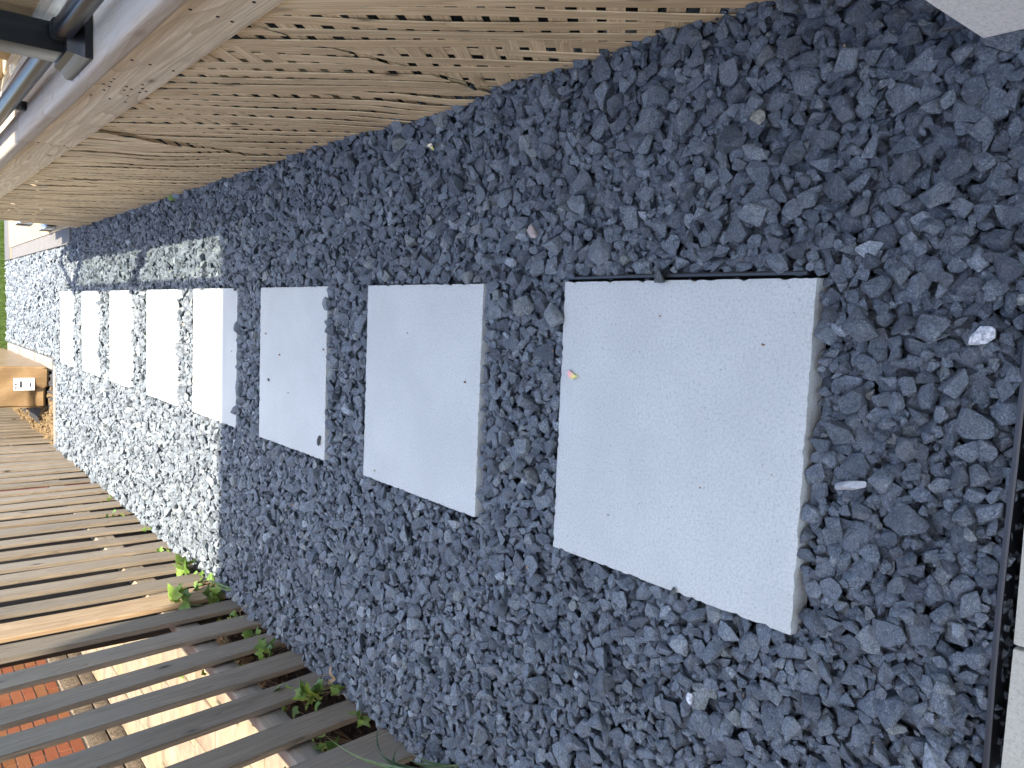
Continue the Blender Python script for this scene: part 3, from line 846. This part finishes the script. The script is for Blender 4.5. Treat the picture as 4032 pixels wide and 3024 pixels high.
# things on the deck
pl = empty('planter_box', (0.95, 2.9, 0.81), 'wooden planter of upright planks seen behind the railing post', 'planter')
for k in range(8):
    box('plank', pl, (0.835, 2.42 + k * 0.115, 0.812), (0.853, 2.42 + k * 0.115 + 0.105, 1.35), W_PALE, 0.002, 1)
box('rim_rail', pl, (0.810, 2.40, 1.0), (0.833, 3.36, 1.05), W_PALE, 0.003, 1)
box('rim_rail', pl, (0.856, 2.42, 0.82), (1.25, 2.44, 1.30), W_PALE, 0.003, 1)
cb = empty('deck_carton', (1.0, 3.7, 0.82), 'tan carton with white label standing on the deck behind the bottom rail', 'box')
box('carton_body', cb, (0.80, 3.44, 0.815), (1.25, 4.2, 1.2), M_CARD, 0.008, 2)
box('label_sheet', cb, (0.7985, 3.50, 0.86), (0.8, 3.66, 0.95), M_WHITE, 0, 1)
for k in range(4): box('print_mark', cb, (0.7978, 3.52 + k * .03, 0.88), (0.7984, 3.54 + k * .03, 0.93), M_INK, 0, 1)

# ------------------------------------------------------------------ picket fence
fence = empty('picket_fence', (-1.29, 5, 0), 'weathered grey brown picket fence with gaps and ivy at its foot', 'fence')
FT = 1.75
def picket(yc, wd, xf=-1.278, th=0.019, mat=W_FENCE, z0=-0.08, lean=0.0, tw=0.0, bow=0.0, seed=0):
    rs = random.Random(seed)
    bm = bmesh.new(); bmesh.ops.create_cube(bm, size=1)
    L = FT - z0
    bmesh.ops.scale(bm, vec=(L, wd, th), verts=bm.verts)
    bmesh.ops.bevel(bm, geom=bm.edges[:], offset=0.0028, segments=2, affect='EDGES')
    for c in range(1, 12):
        bmesh.ops.bisect_plane(bm, geom=bm.verts[:] + bm.edges[:] + bm.faces[:], plane_co=(-L / 2 + L * c / 12, 0, 0), plane_no=(1, 0, 0))
    ph = rs.uniform(0, 6)
    for v in bm.verts:
        t = v.co.x / L + .5
        v.co.y += bow * math.sin(math.pi * t) + .0015 * math.sin(v.co.x * 9 + ph)
        v.co.z += .002 * math.sin(v.co.x * 5 + ph) + tw * (t - .3) * v.co.y
    me = bm_mesh(bm, 'picket', angle=R(40)); me.materials.append(mat)
    M = T(xf - th / 2, yc, z0 + L / 2) @ RX(lean) @ RY(R(-90)) @ RX(0)
    # local X up, local Y across, local Z towards the rail
    obj('picket', me, fence, M)
pick = [(1.24, .125, 0.10), (1.47, .125, 0.10), (1.70, .125, 0.10), (1.935, .17, 0.10), (2.195, .12, 0.11), (2.44, .12, 0.12), (2.65, .125, 0.10), (2.863, .115, 0.12), (3.083, .125, 0.08), (3.288, .125, 0.02)]
for k, (yc, wd, ln) in enumerate(pick):
    picket(yc - (ln * .85 if True else 0), wd, lean=ln, seed=k, tw=random.uniform(-.2, .2))
picket(3.487, .165, mat=W_FENCE_NEW, lean=0.01, seed=40)
yc = 3.715; k = 50
while yc < 13.2:
    picket(yc, random.uniform(.100, .124), lean=random.gauss(0, .006), seed=k, tw=random.uniform(-.3, .3), xf=-1.278 + random.uniform(-.003, .003), bow=random.uniform(-.006, .006))
    yc += 0.212 + random.uniform(-.012, .012); k += 1
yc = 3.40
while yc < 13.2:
    picket(yc, .15, xf=-1.345, lean=random.gauss(0, .004), seed=k, mat=W_DARK); yc += 0.156; k += 1  # added backing boards closing the gaps, shade put into their colour
for a, b in ((0.9, 3.4), (3.405, 5.84), (5.845, 8.28), (8.285, 10.7), (10.705, 13.2)):
    for z in (0.18, 1.45):
        box('rail', fence, (-1.342, a, z), (-1.302, b, z + 0.089), W_RAIL, 0.003, 1)
for y in (1.0, 5.84, 8.28, 10.7, 13.1):
    box('fence_post', fence, (-1.45, y - .045, -0.15), (-1.368, y + .045, FT), W_RAIL, 0.004, 1)

# ------------------------------------------------------------------ soil under the fence and beyond
def rough(x, y): return 0.012 * math.sin(x * 31 + math.sin(y * 13) * 2) * math.sin(y * 27 + x * 7)
o = obj('soil_strip', grid_mesh(-1.62, -1.272, 0.3, 7.72, -0.052, 12, 260, rough), mat=M_SOIL); tag(o, kind='structure')
def sandf(x, y):
    return 0.05 * math.exp(-((x + 1.1) / .25) ** 2) + 0.02 * math.sin(x * 17 + y * 5) * math.sin(y * 11) + 0.012 * math.sin(x * 47 + y * 31) * math.sin(y * 53 - x * 23)
o = obj('sandy_soil', grid_mesh(-1.9, -0.62, 7.85, 13.0, -0.06, 60, 240, sandf), mat=M_SAND); tag(o, kind='structure')

# clods and litter, one object each
def clods(name, n, xr, yr, zf, smin, smax, mat, label=None, parent=None):
    co = []; kd = []; ro = []; sc = []; vi = []; fc = []
    rr = random.Random(len(name) * 7 + n)
    for i in range(n):
        x = rr.uniform(*xr); y = rr.uniform(*yr); s = math.exp(rr.uniform(math.log(smin), math.log(smax)))
        co.append((x, y, zf(x, y) + s * .3)); kd.append(-1); ro.append((rr.uniform(0, 6), rr.uniform(0, 6), rr.uniform(0, 6))); sc.append((s, s * rr.uniform(.6, 1), s * rr.uniform(.5, .9))); vi.append(rr.randrange(8))
    for k in range(8):
        off = len(co)
        for v in shapes[k][0]: co.append(tuple(v)); kd.append(k); ro.append((0, 0, 0)); sc.append((1, 1, 1)); vi.append(k)
        for f in shapes[k][1]: fc.append([off + q for q in f])
    return scatter_object(name, co, fc, kd, ro, sc, vi, mat, parent, label)
clods('sandy_clods', 5200, (-1.3, -0.63), (7.87, 12.0), lambda x, y: -0.06 + sandf(x, y), .006, .028, M_SAND, 'tan crumbly soil clods around the box')
clods('soil_litter', 2600, (-1.60, -1.28), (1.0, 7.7), lambda x, y: -0.05 + rough(x, y), .004, .016, soil_mat('leaf_litter', (0.018, 0.012, 0.009), (0.07, 0.048, 0.032), 90), 'dark crumbly soil and leaf litter under the fence')

# ------------------------------------------------------------------ kerbs
kb = obj('concrete_kerb', box_mesh(0.73, 0.10, 0.16, 0.008, 2, M_KERB), None, T(-0.925, 7.80, -0.073))
tag(kb, 'pale concrete kerb crossing between the fence and the farthest slab', 'kerb', 'concrete kerbs round the gravel')
for yk in (7.86, 8.90, 9.94):
    kb = obj('concrete_kerb', box_mesh(0.10, 1.0, 0.16, 0.010, 2, M_KERB), None, T(-0.555, yk + .51, -0.070))
    tag(kb, {7.86: 'kerb block running away from the farthest slab, beside the box corner', 8.90: 'middle kerb block along the far gravel beside the box', 9.94: 'last kerb block before the lawn'}[yk], 'kerb', 'concrete kerbs round the gravel')

# ------------------------------------------------------------------ long carton
ct = empty('long_carton', (-0.78, 9.5, 0), 'long tan cardboard carton with taped edges and white shipping label by the fence', 'box')
def sag_box(lo, hi, seed):
    rs = random.Random(seed)
    bm = bmesh.new(); bmesh.ops.create_cube(bm, size=1)
    lo = Vector(lo); hi = Vector(hi)
    for v in bm.verts: v.co = Vector([lo[k] if v.co[k] < 0 else hi[k] for k in range(3)])
    bmesh.ops.bevel(bm, geom=bm.edges[:], offset=0.018, segments=3, affect='EDGES')
    bmesh.ops.subdivide_edges(bm, edges=[e for e in bm.edges if e.calc_length() > 0.2], cuts=14, use_grid_fill=True)
    for v in bm.verts:
        y, z, x = v.co.y, v.co.z, v.co.x
        v.co += Vector((.004 * math.sin(y * 9 + z * 11), .005 * math.sin(x * 23 + z * 17), .004 * math.sin(y * 7 + x * 13)))
        if y < lo.y + .03 and z < lo.z + .12 and x < (lo.x + hi.x) / 2: v.co.y += .02; v.co.z += .02
    return bm_mesh(bm, 'carton', angle=R(50))
obj('carton_body', sag_box((-0.965, 8.14, -0.005), (-0.592, 11.2, 0.62), 2), ct, None, M_CARD)
box('label_sheet', ct, (-0.805, 8.1325, 0.108), (-0.695, 8.1345, 0.268), M_WHITE, 0, 1)
box('print_mark', ct, (-0.780, 8.1305, 0.205), (-0.722, 8.1322, 0.222), M_INK, 0, 1)
box('print_mark', ct, (-0.775, 8.1305, 0.135), (-0.738, 8.1322, 0.146), M_INK, 0, 1)
for k, xk in enumerate((-0.797, -0.786, -0.775, -0.760, -0.752)):
    box('print_mark', ct, (xk, 8.1305, 0.245), (xk + (.008 if k % 2 else .006), 8.1322, 0.262), M_INK, 0, 1)
for k in range(9):
    xk = -0.79 + k * .009
    box('print_mark', ct, (xk, 8.1305, 0.155 + (k % 3) * .003), (xk + .003, 8.1322, 0.19 - (k % 2) * .006), M_GRITBASE, 0, 1)
# black sheet below the carton
def crumple(x, y): return 0.02 * math.sin(x * 60 + y * 9) * math.sin(y * 40) + 0.015 * math.sin(x * 90)
o = obj('fabric_sheet', grid_mesh(-1.0, -0.615, 7.93, 9.4, -0.02, 30, 80, crumple), mat=M_FABRIC)
tag(o, 'crumpled black fabric sheet sticking out from beneath the long carton', 'fabric')
o = box('black_board', None, (-1.17, 8.50, -0.02), (-0.98, 10.2, 0.02), M_FABRIC, 0.003, 1)
tag(o, 'flat black board lying on sandy soil at the fence side of the carton', 'board')

# ------------------------------------------------------------------ neighbour's side
nh = empty('brick_house', (-2.9, 5, 0), 'neighbouring red brick house with rock faced foundation behind the fence', 'house')
box('wall', nh, (-3.2, -6, -0.15), (-2.9025, 22, 5.2), M_MORTAR, 0, 1)
bmesh_b = box_mesh(0.205, 0.05, 0.066, 0.0, 1, M_BRICK, 'brick')
row = 0; z = 0.195; cnt = 0
bl = []
while z < 5.1:
    y = 1.0 + (0.107 if row % 2 else 0)
    while y < 14:
        if row < 8 and 4.2 < y < 11.6 and cnt < 296:
            obj('brick', bmesh_b, nh, T(-2.921 + random.uniform(-.002, .002), y, z + .033) @ RZ(R(90))); cnt += 1
        else:
            bl.append((y, z))
        y += 0.215
    z += 0.076; row += 1
vs = []; fs = []
for y, z in bl:
    o0 = len(vs)
    for dx in (-2.94, -2.897):
        for dy, dz in ((-.1025, 0), (.1025, 0), (.1025, .066), (-.1025, .066)): vs.append((dx, y + dy, z + dz))
    fs += [(o0 + 4, o0 + 5, o0 + 6, o0 + 7), (o0, o0 + 4, o0 + 7, o0 + 3), (o0 + 1, o0 + 2, o0 + 6, o0 + 5), (o0 + 3, o0 + 7, o0 + 6, o0 + 2), (o0, o0 + 1, o0 + 5, o0 + 4)]
o = obj('brickwork', mesh_from(vs, fs), nh, None, M_BRICK); o['kind'] = 'stuff'
y = 1.0
rk = box_mesh(0.392, 0.07, 0.125, 0.006, 2, M_ROCK, 'rock'); rk2 = box_mesh(0.392, 0.07, 0.095, 0.006, 2, M_ROCK, 'rock')
while y < 14:
    obj('foundation_block', rk, nh, T(-2.905, y, 0.117) @ RZ(R(90)))
    obj('foundation_block', rk2, nh, T(-2.905, y + .2, -0.003) @ RZ(R(90)))
    y += 0.4
nr = [(-8.2, -6, 5.2), (-2.6, -6, 5.2), (-2.6, 22, 5.2), (-8.2, 22, 5.2), (-8.2, -6, 5.05), (-2.6, -6, 5.05), (-2.6, 22, 5.05), (-8.2, 22, 5.05), (-5.4, 0, 6.8), (-5.4, 16, 6.8)]
obj('roof', mesh_from(nr, [(0, 1, 8), (1, 2, 9, 8), (2, 3, 9), (3, 0, 8, 9), (0, 4, 5, 1), (1, 5, 6, 2), (2, 6, 7, 3), (3, 7, 4, 0), (7, 6, 5, 4)]), nh, None, M_ROOF)
side = obj('side_walk', grid_mesh(-2.92, -1.60, 0, 14, -0.075), mat=M_SAND); tag(side, kind='structure')
y = 1.2
while y < 12.5:
    x = -2.86
    while x < -1.75:
        dx = random.uniform(.20, .34); dx = min(dx, -1.66 - x); dy = .31
        obj('flagstone', box_mesh(round(dx - .012, 2), round(dy - .012, 2), 0.03, 0.004, 1, M_TILE), side, T(x + dx / 2, y + dy / 2, -0.058 + random.uniform(-.002, .002)) @ RZ(R(random.uniform(-1, 1))))
        x += dx
    y += .31
rp = box('garden_stake', None, (-1.425, 6.30, -0.1), (-1.41, 6.36, 1.1), M_RED, 0.002, 1)
rp.location = Vector(rp.location) + Vector((0.08, 0.0, 0)); tag(rp, 'thin red stake standing behind the fence, seen through a picket gap', 'stake')

# ------------------------------------------------------------------ plants
def ivy_leaf_mesh(size, fold, seed):
    rs = random.Random(seed)
    outl = [(0, 0), (.28, -.22), (.62, -.12), (.52, .18), (.80, .52), (.36, .56), (0, 1.12), (-.36, .56), (-.80, .52), (-.52, .18), (-.62, -.12), (-.28, -.22)]
    vs = [(0, .30, .06)] + [(x * rs.uniform(.9, 1.1), y, -abs(x) * fold + rs.uniform(-.04, .04) - (.12 if abs(x) > .6 else 0)) for x, y in outl]
    vs = [(x * size, y * size, z * size) for x, y, z in vs]
    n = len(outl); fs = [(0, k + 1, (k + 1) % n + 1) for k in range(n)]
    me = mesh_from(vs, fs, 'ivy_leaf', smooth=True); me.materials.append(M_IVY); return me
ivm = [ivy_leaf_mesh(.026, f, i) for i, f in enumerate((.1, .35, .6, .2, .8))]
def tube(name, pts, r, mat, parent):
    cu = bpy.data.curves.new(name, 'CURVE'); cu.dimensions = '3D'; cu.bevel_depth = r; cu.bevel_resolution = 1
    sp = cu.splines.new('POLY'); sp.points.add(len(pts) - 1)
    for p, q in zip(sp.points, pts): p.co = (*q, 1)
    tmp = bpy.data.objects.new('tmp', cu); col.objects.link(tmp)
    me = bpy.data.meshes.new_from_object(tmp.evaluated_get(bpy.context.evaluated_depsgraph_get())); bpy.data.objects.remove(tmp)
    me.materials.clear(); me.materials.append(mat)
    return obj(name, me, parent)
def ivy(x, y, z, n, spread, label, seed, sc=1.0):
    rs = random.Random(seed)
    r = empty('ivy_plant', (x, y, -0.04), label, 'ivy', 'ivy growing through the fence')
    for k in range(n):
        lx, ly, lz = x + rs.gauss(0, .018) * spread / .05 , y + rs.gauss(0, 1) * spread, max(-0.02, z + rs.gauss(0, .6) * spread)
        s = rs.uniform(.7, 1.25) * sc
        # leaves face the camera/up roughly
        M = T(lx, ly, lz) @ Euler((rs.gauss(.5, .5), rs.gauss(0, .5), rs.uniform(0, 6.28))).to_matrix().to_4x4() @ Matrix.Diagonal((s, s, s, 1))
        obj('leaf', ivm[rs.randrange(5)], r, M)
        if k % 2 == 0: tube('stem', [(x, y, -0.05), ((x + lx) / 2 + rs.uniform(-.01, .01), (y + ly) / 2, (lz - .05) / 2), (lx, ly, lz)], 0.0009, M_TWIG, r)
for a in [(-1.262, 3.84, .075, 5, .025, 'bright pair of ivy leaves against a sunlit picket near the shade line', 1, 2.1),
          (-1.262, 3.585, .02, 26, .06, 'sunlit tangle of small ivy leaves where the shade line meets the fence', 2, .9),
          (-1.262, 3.43, .20, 8, .035, 'upright ivy cluster on the wide new picket', 3, 2.1),
          (-1.27, 3.42, .055, 7, .04, 'half shaded ivy beside the foot of the wide new picket', 4, 1.9),
          (-1.30, 3.53, .33, 6, .02, 'tiny ivy sprig lit above the lower rail', 5, .7),
          (-1.285, 4.24, .05, 4, .03, 'single ivy leaf in a dark gap of the sunlit fence', 6, 1.2),
          (-1.275, 4.66, .03, 3, .02, 'small ivy shoot by the sunlit gravel edge', 7, .8),
          (-1.285, 5.13, .09, 5, .03, 'small far ivy clump low in the sunlit fence', 8, 1.),
          (-1.285, 5.58, .05, 4, .025, 'farthest ivy leaves in the sunlit fence', 9, 1.),
          (-1.29, 3.16, .06, 7, .04, 'dark shaded ivy just below the shade line', 10, 1.2),
          (-1.285, 2.95, .05, 7, .04, 'shaded ivy leaf pair pressed in a fence gap', 11, 1.3),
          (-1.27, 2.76, .08, 9, .04, 'pale green ivy with folded leaves between shaded pickets', 12, 1.4),
          (-1.30, 2.46, .13, 4, .03, 'thin curled ivy leaf above dark soil in a fence gap', 13, 1.3),
          (-1.27, 2.31, .10, 9, .04, 'large shaded ivy cluster left of the tan dead leaf', 14, 1.5),
          (-1.262, 2.29, .02, 3, .015, 'upright ivy shoot by the gravel edge near the dead leaf', 15, 1.2),
          (-1.27, 2.11, .03, 4, .02, 'single pale upright ivy leaf near the blue green blades', 16, 1.2),
          (-1.31, 2.03, .16, 3, .03, 'dark broad ivy leaf deep in the gap behind the blades', 17, 1.9),
          (-1.48, 2.75, .10, 34, .10, 'sunlit ivy mass beyond the fence below the lower rail', 18, 1.3),
          (-1.46, 2.30, .08, 34, .10, 'sunlit ivy beyond the fence nearest the camera', 19, 1.3),
          (-1.50, 3.20, .12, 30, .10, 'sunlit ivy beyond the fence by the paving', 20, 1.2)]:
    ivy(*a)
# weed at the lattice foot
wd = empty('weed', (0.545, 4.22, -.02), 'small green weed growing at the lattice foot', 'weed')
for k in range(4):
    obj('leaf', ivm[k], wd, T(0.54 + random.uniform(-.01, .01), 4.22 + random.uniform(-.02, .02), 0.0 + .008 * k) @ Euler((.5, .3 * k, k * 1.6)).to_matrix().to_4x4())

# blue green blades
bl_root = empty('grass_tuft', (-1.2, 1.72, -0.03), 'tuft of blue green blades rising before the shaded pickets', 'grass tuft')
def blade(pts, wid, parent):
    vs = []; fs = []; n = len(pts)
    side_ = Vector((0.35, 0.9, 0.15)).normalized()
    for k, p in enumerate(pts):
        t = k / (n - 1); w_ = wid * (0.75 + .5 * math.sin(math.pi * min(1, t * 1.1))) * (1 - t ** 3) + .0003
        p = Vector(p); d = (Vector(pts[min(n - 1, k + 1)]) - Vector(pts[max(0, k - 1)])).normalized()
        s = d.cross(Vector((-.35, -.5, .6))).normalized()
        mid = d.cross(s) * (-w_ * .35)
        vs += [tuple(p - s * w_), tuple(p + mid), tuple(p + s * w_)]
    for k in range(n - 1):
        a = k * 3; fs += [(a, a + 1, a + 4, a + 3), (a + 1, a + 2, a + 5, a + 4)]
    me = mesh_from(vs, fs, 'blade', smooth=True); me.materials.append(M_BLADE)
    obj('blade', me, parent)
def arc(base, tip, lift, n=10, sidev=(0, 0, 0)):
    b = Vector(base); t = Vector(tip); out = []
    for k in range(n):
        s = k / (n - 1); p = b.lerp(t, s) + Vector((0, 0, lift)) * math.sin(math.pi * s) + Vector(sidev) * math.sin(math.pi * s)
        out.append(tuple(p))
    return out
# image order: leftmost thin blade, fuzzy pair, tall middle blade, curled blade, arching blade, right sprigs
for base, tip, lf, wd_, sv in [((-1.2, 1.62, 0.10), (-1.2, 1.965, .219), .03, .0035, (0, 0, 0)),
                              ((-1.2, 1.60, 0.05), (-1.2, 1.855, .205), .03, .006, (0, .0, 0)),
                              ((-1.2, 1.56, 0.03), (-1.2, 1.80, .255), .02, .003, (0, .01, 0)),
                              ((-1.2, 1.60, 0.03), (-1.2, 1.921, .071), .085, .0045, (0, -.01, 0)),
                              ((-1.2, 1.60, 0.02), (-1.2, 1.825, .142), .035, .0045, (0, -.02, .01)),
                              ((-1.2, 1.62, 0.0), (-1.2, 1.785, .088), .085, .0055, (0, -.01, 0)),
                              ((-1.2, 1.60, -.02), (-1.2, 1.775, .060), .035, .003, (0, 0, 0)),
                              ((-1.2, 1.62, 0.0), (-1.2, 1.737, .085), .03, .004, (0, 0, 0)),
                              ((-1.2, 1.60, -.02), (-1.2, 1.72, .045), .03, .003, (0, 0, 0))]:
    blade(arc(base, tip, lf, 12, sv), wd_ * 1.6, bl_root)
bl2 = empty('grass_tuft', (-1.23, 3.42, -0.03), 'pair of long blue green blades at the fence foot on the shade line', 'grass tuft')
blade(arc((-1.24, 3.33, -.02), (-1.22, 3.50, .045), .02, 10, (0.02, 0, .02)), .007, bl2)
blade(arc((-1.24, 3.33, -.02), (-1.235, 3.43, .05), .01, 8), .005, bl2)

clods('leaf_crumbs', 90, (-1.2, 0.55), (0.5, 4.5), lambda x, y: (0.0 if any(XR - SW < x < XR and q < y < q + .6 for q in SY) and x > 9 else hz(x, y) + .002), .0015, .0045, M_LEAFD, 'tiny tan leaf crumbs scattered over the gravel')
# lawn beyond
lawn = obj('lawn', grid_mesh(-6, 12, 11.08, 30, -0.05), mat=M_EARTH); tag(lawn, kind='structure')
gco = []; gf = []; rg = random.Random(5)
for k in range(26000):
    x = rg.uniform(-1.25, 2.2); y = 11.1 + abs(rg.gauss(0, 1)) * 1.0; h = rg.uniform(.04, .11); a = rg.uniform(0, 6.28); w_ = .003
    dx, dy = math.cos(a), math.sin(a); bx, by = rg.gauss(0, .02), rg.gauss(0, .02)
    o0 = len(gco)
    gco += [(x - dx * w_, y - dy * w_, -.05), (x + dx * w_, y + dy * w_, -.05), (x + bx, y + by, -.05 + h)]; gf.append((o0, o0 + 1, o0 + 2))
gr = obj('grass', mesh_from(gco, gf), mat=M_GRASS); tag(gr, 'bright green lawn grass beyond the far gravel', kind='stuff')

# ------------------------------------------------------------------ petals, dead leaf, twigs
def petal(name, x, y, z, L, W, yaw, mat, label, curl=.4, bend=0.3):
    vs = []; fs = []; n = 9; m = 5
    for i in range(n):
        t = i / (n - 1); wv = W * (math.sin(math.pi * (t * .86 + .1)) ** .7) * (1.25 - t * .6)
        for j in range(m):
            s = j / (m - 1) * 2 - 1
            vs.append(((t - .5) * L, s * wv / 2 + bend * L * (t - .5) ** 2, curl * W * s * s * .5 + .0015 * math.sin(t * 9) + .001))
    for i in range(n - 1):
        for j in range(m - 1): a = i * m + j; fs.append((a, a + 1, a + m + 1, a + m))
    me = mesh_from(vs, fs, name, smooth=True); me.materials.append(mat)
    o = obj(name, me, None, T(x, y, z) @ RZ(yaw)); tag(o, label, 'petal' if 'petal' in name else 'leaf')
    return o
petal('petal', -0.118, 1.237, 0.002, .032, .014, R(-108), M_PETAL, 'yellow and pink petal lying on the far edge of the nearest slab', .5, .9)
petal('petal', 0.463, 1.835, hz(.463, 1.835) + .004, .030, .013, R(70), M_PETALY, 'pale yellow curled petal on gravel near the lattice', .7, .9)
dl = empty('dead_leaf', (-1.225, 2.31, 0), 'curled tan dead leaf resting on gravel against a shaded picket', 'leaf')
for sx, ang, L in ((0, 128, .050), (.004, 40, .040)):
    vs = []; fs = []; n = 7
    for i in range(n):
        t = i / (n - 1); w_ = .007 * math.sin(math.pi * (t * .8 + .12)) + .001
        vs += [(t * L, -w_, .004 + .010 * t * (1 - t) * 4), (t * L, 0, -.002 + .010 * t * (1 - t) * 4 + .014 * t), (t * L, w_, .006 + .010 * t * (1 - t) * 4)]
    for i in range(n - 1):
        a = i * 3; fs += [(a, a + 1, a + 4, a + 3), (a + 1, a + 2, a + 5, a + 4)]
    me = mesh_from(vs, fs, 'lobe', smooth=True); me.materials.append(M_LEAFD)
    obj('lobe', me, dl, T(-1.232 + sx, 2.318, hz(-1.225, 2.31) + .008) @ RZ(R(ang)))
tw = empty('twig', (-1.24, 3.12, 0), 'thin pale twig leaning on the picket top just below the shade line', 'twig')
tube('stem', [(-1.30, 3.17, .02), (-1.262, 3.15, .035), (-1.235, 3.12, .03), (-1.215, 3.09, .02)], .0016, M_LEAFD, tw)
tw = empty('twig', (-1.24, 2.37, 0), 'short brown twig on gravel beside the dead leaf', 'twig')
tube('stem', [(-1.275, 2.45, hz(-1.26, 2.45) + .01), (-1.25, 2.40, hz(-1.25, 2.4) + .012), (-1.235, 2.37, hz(-1.24, 2.37) + .008)], .0015, M_TWIG, tw)
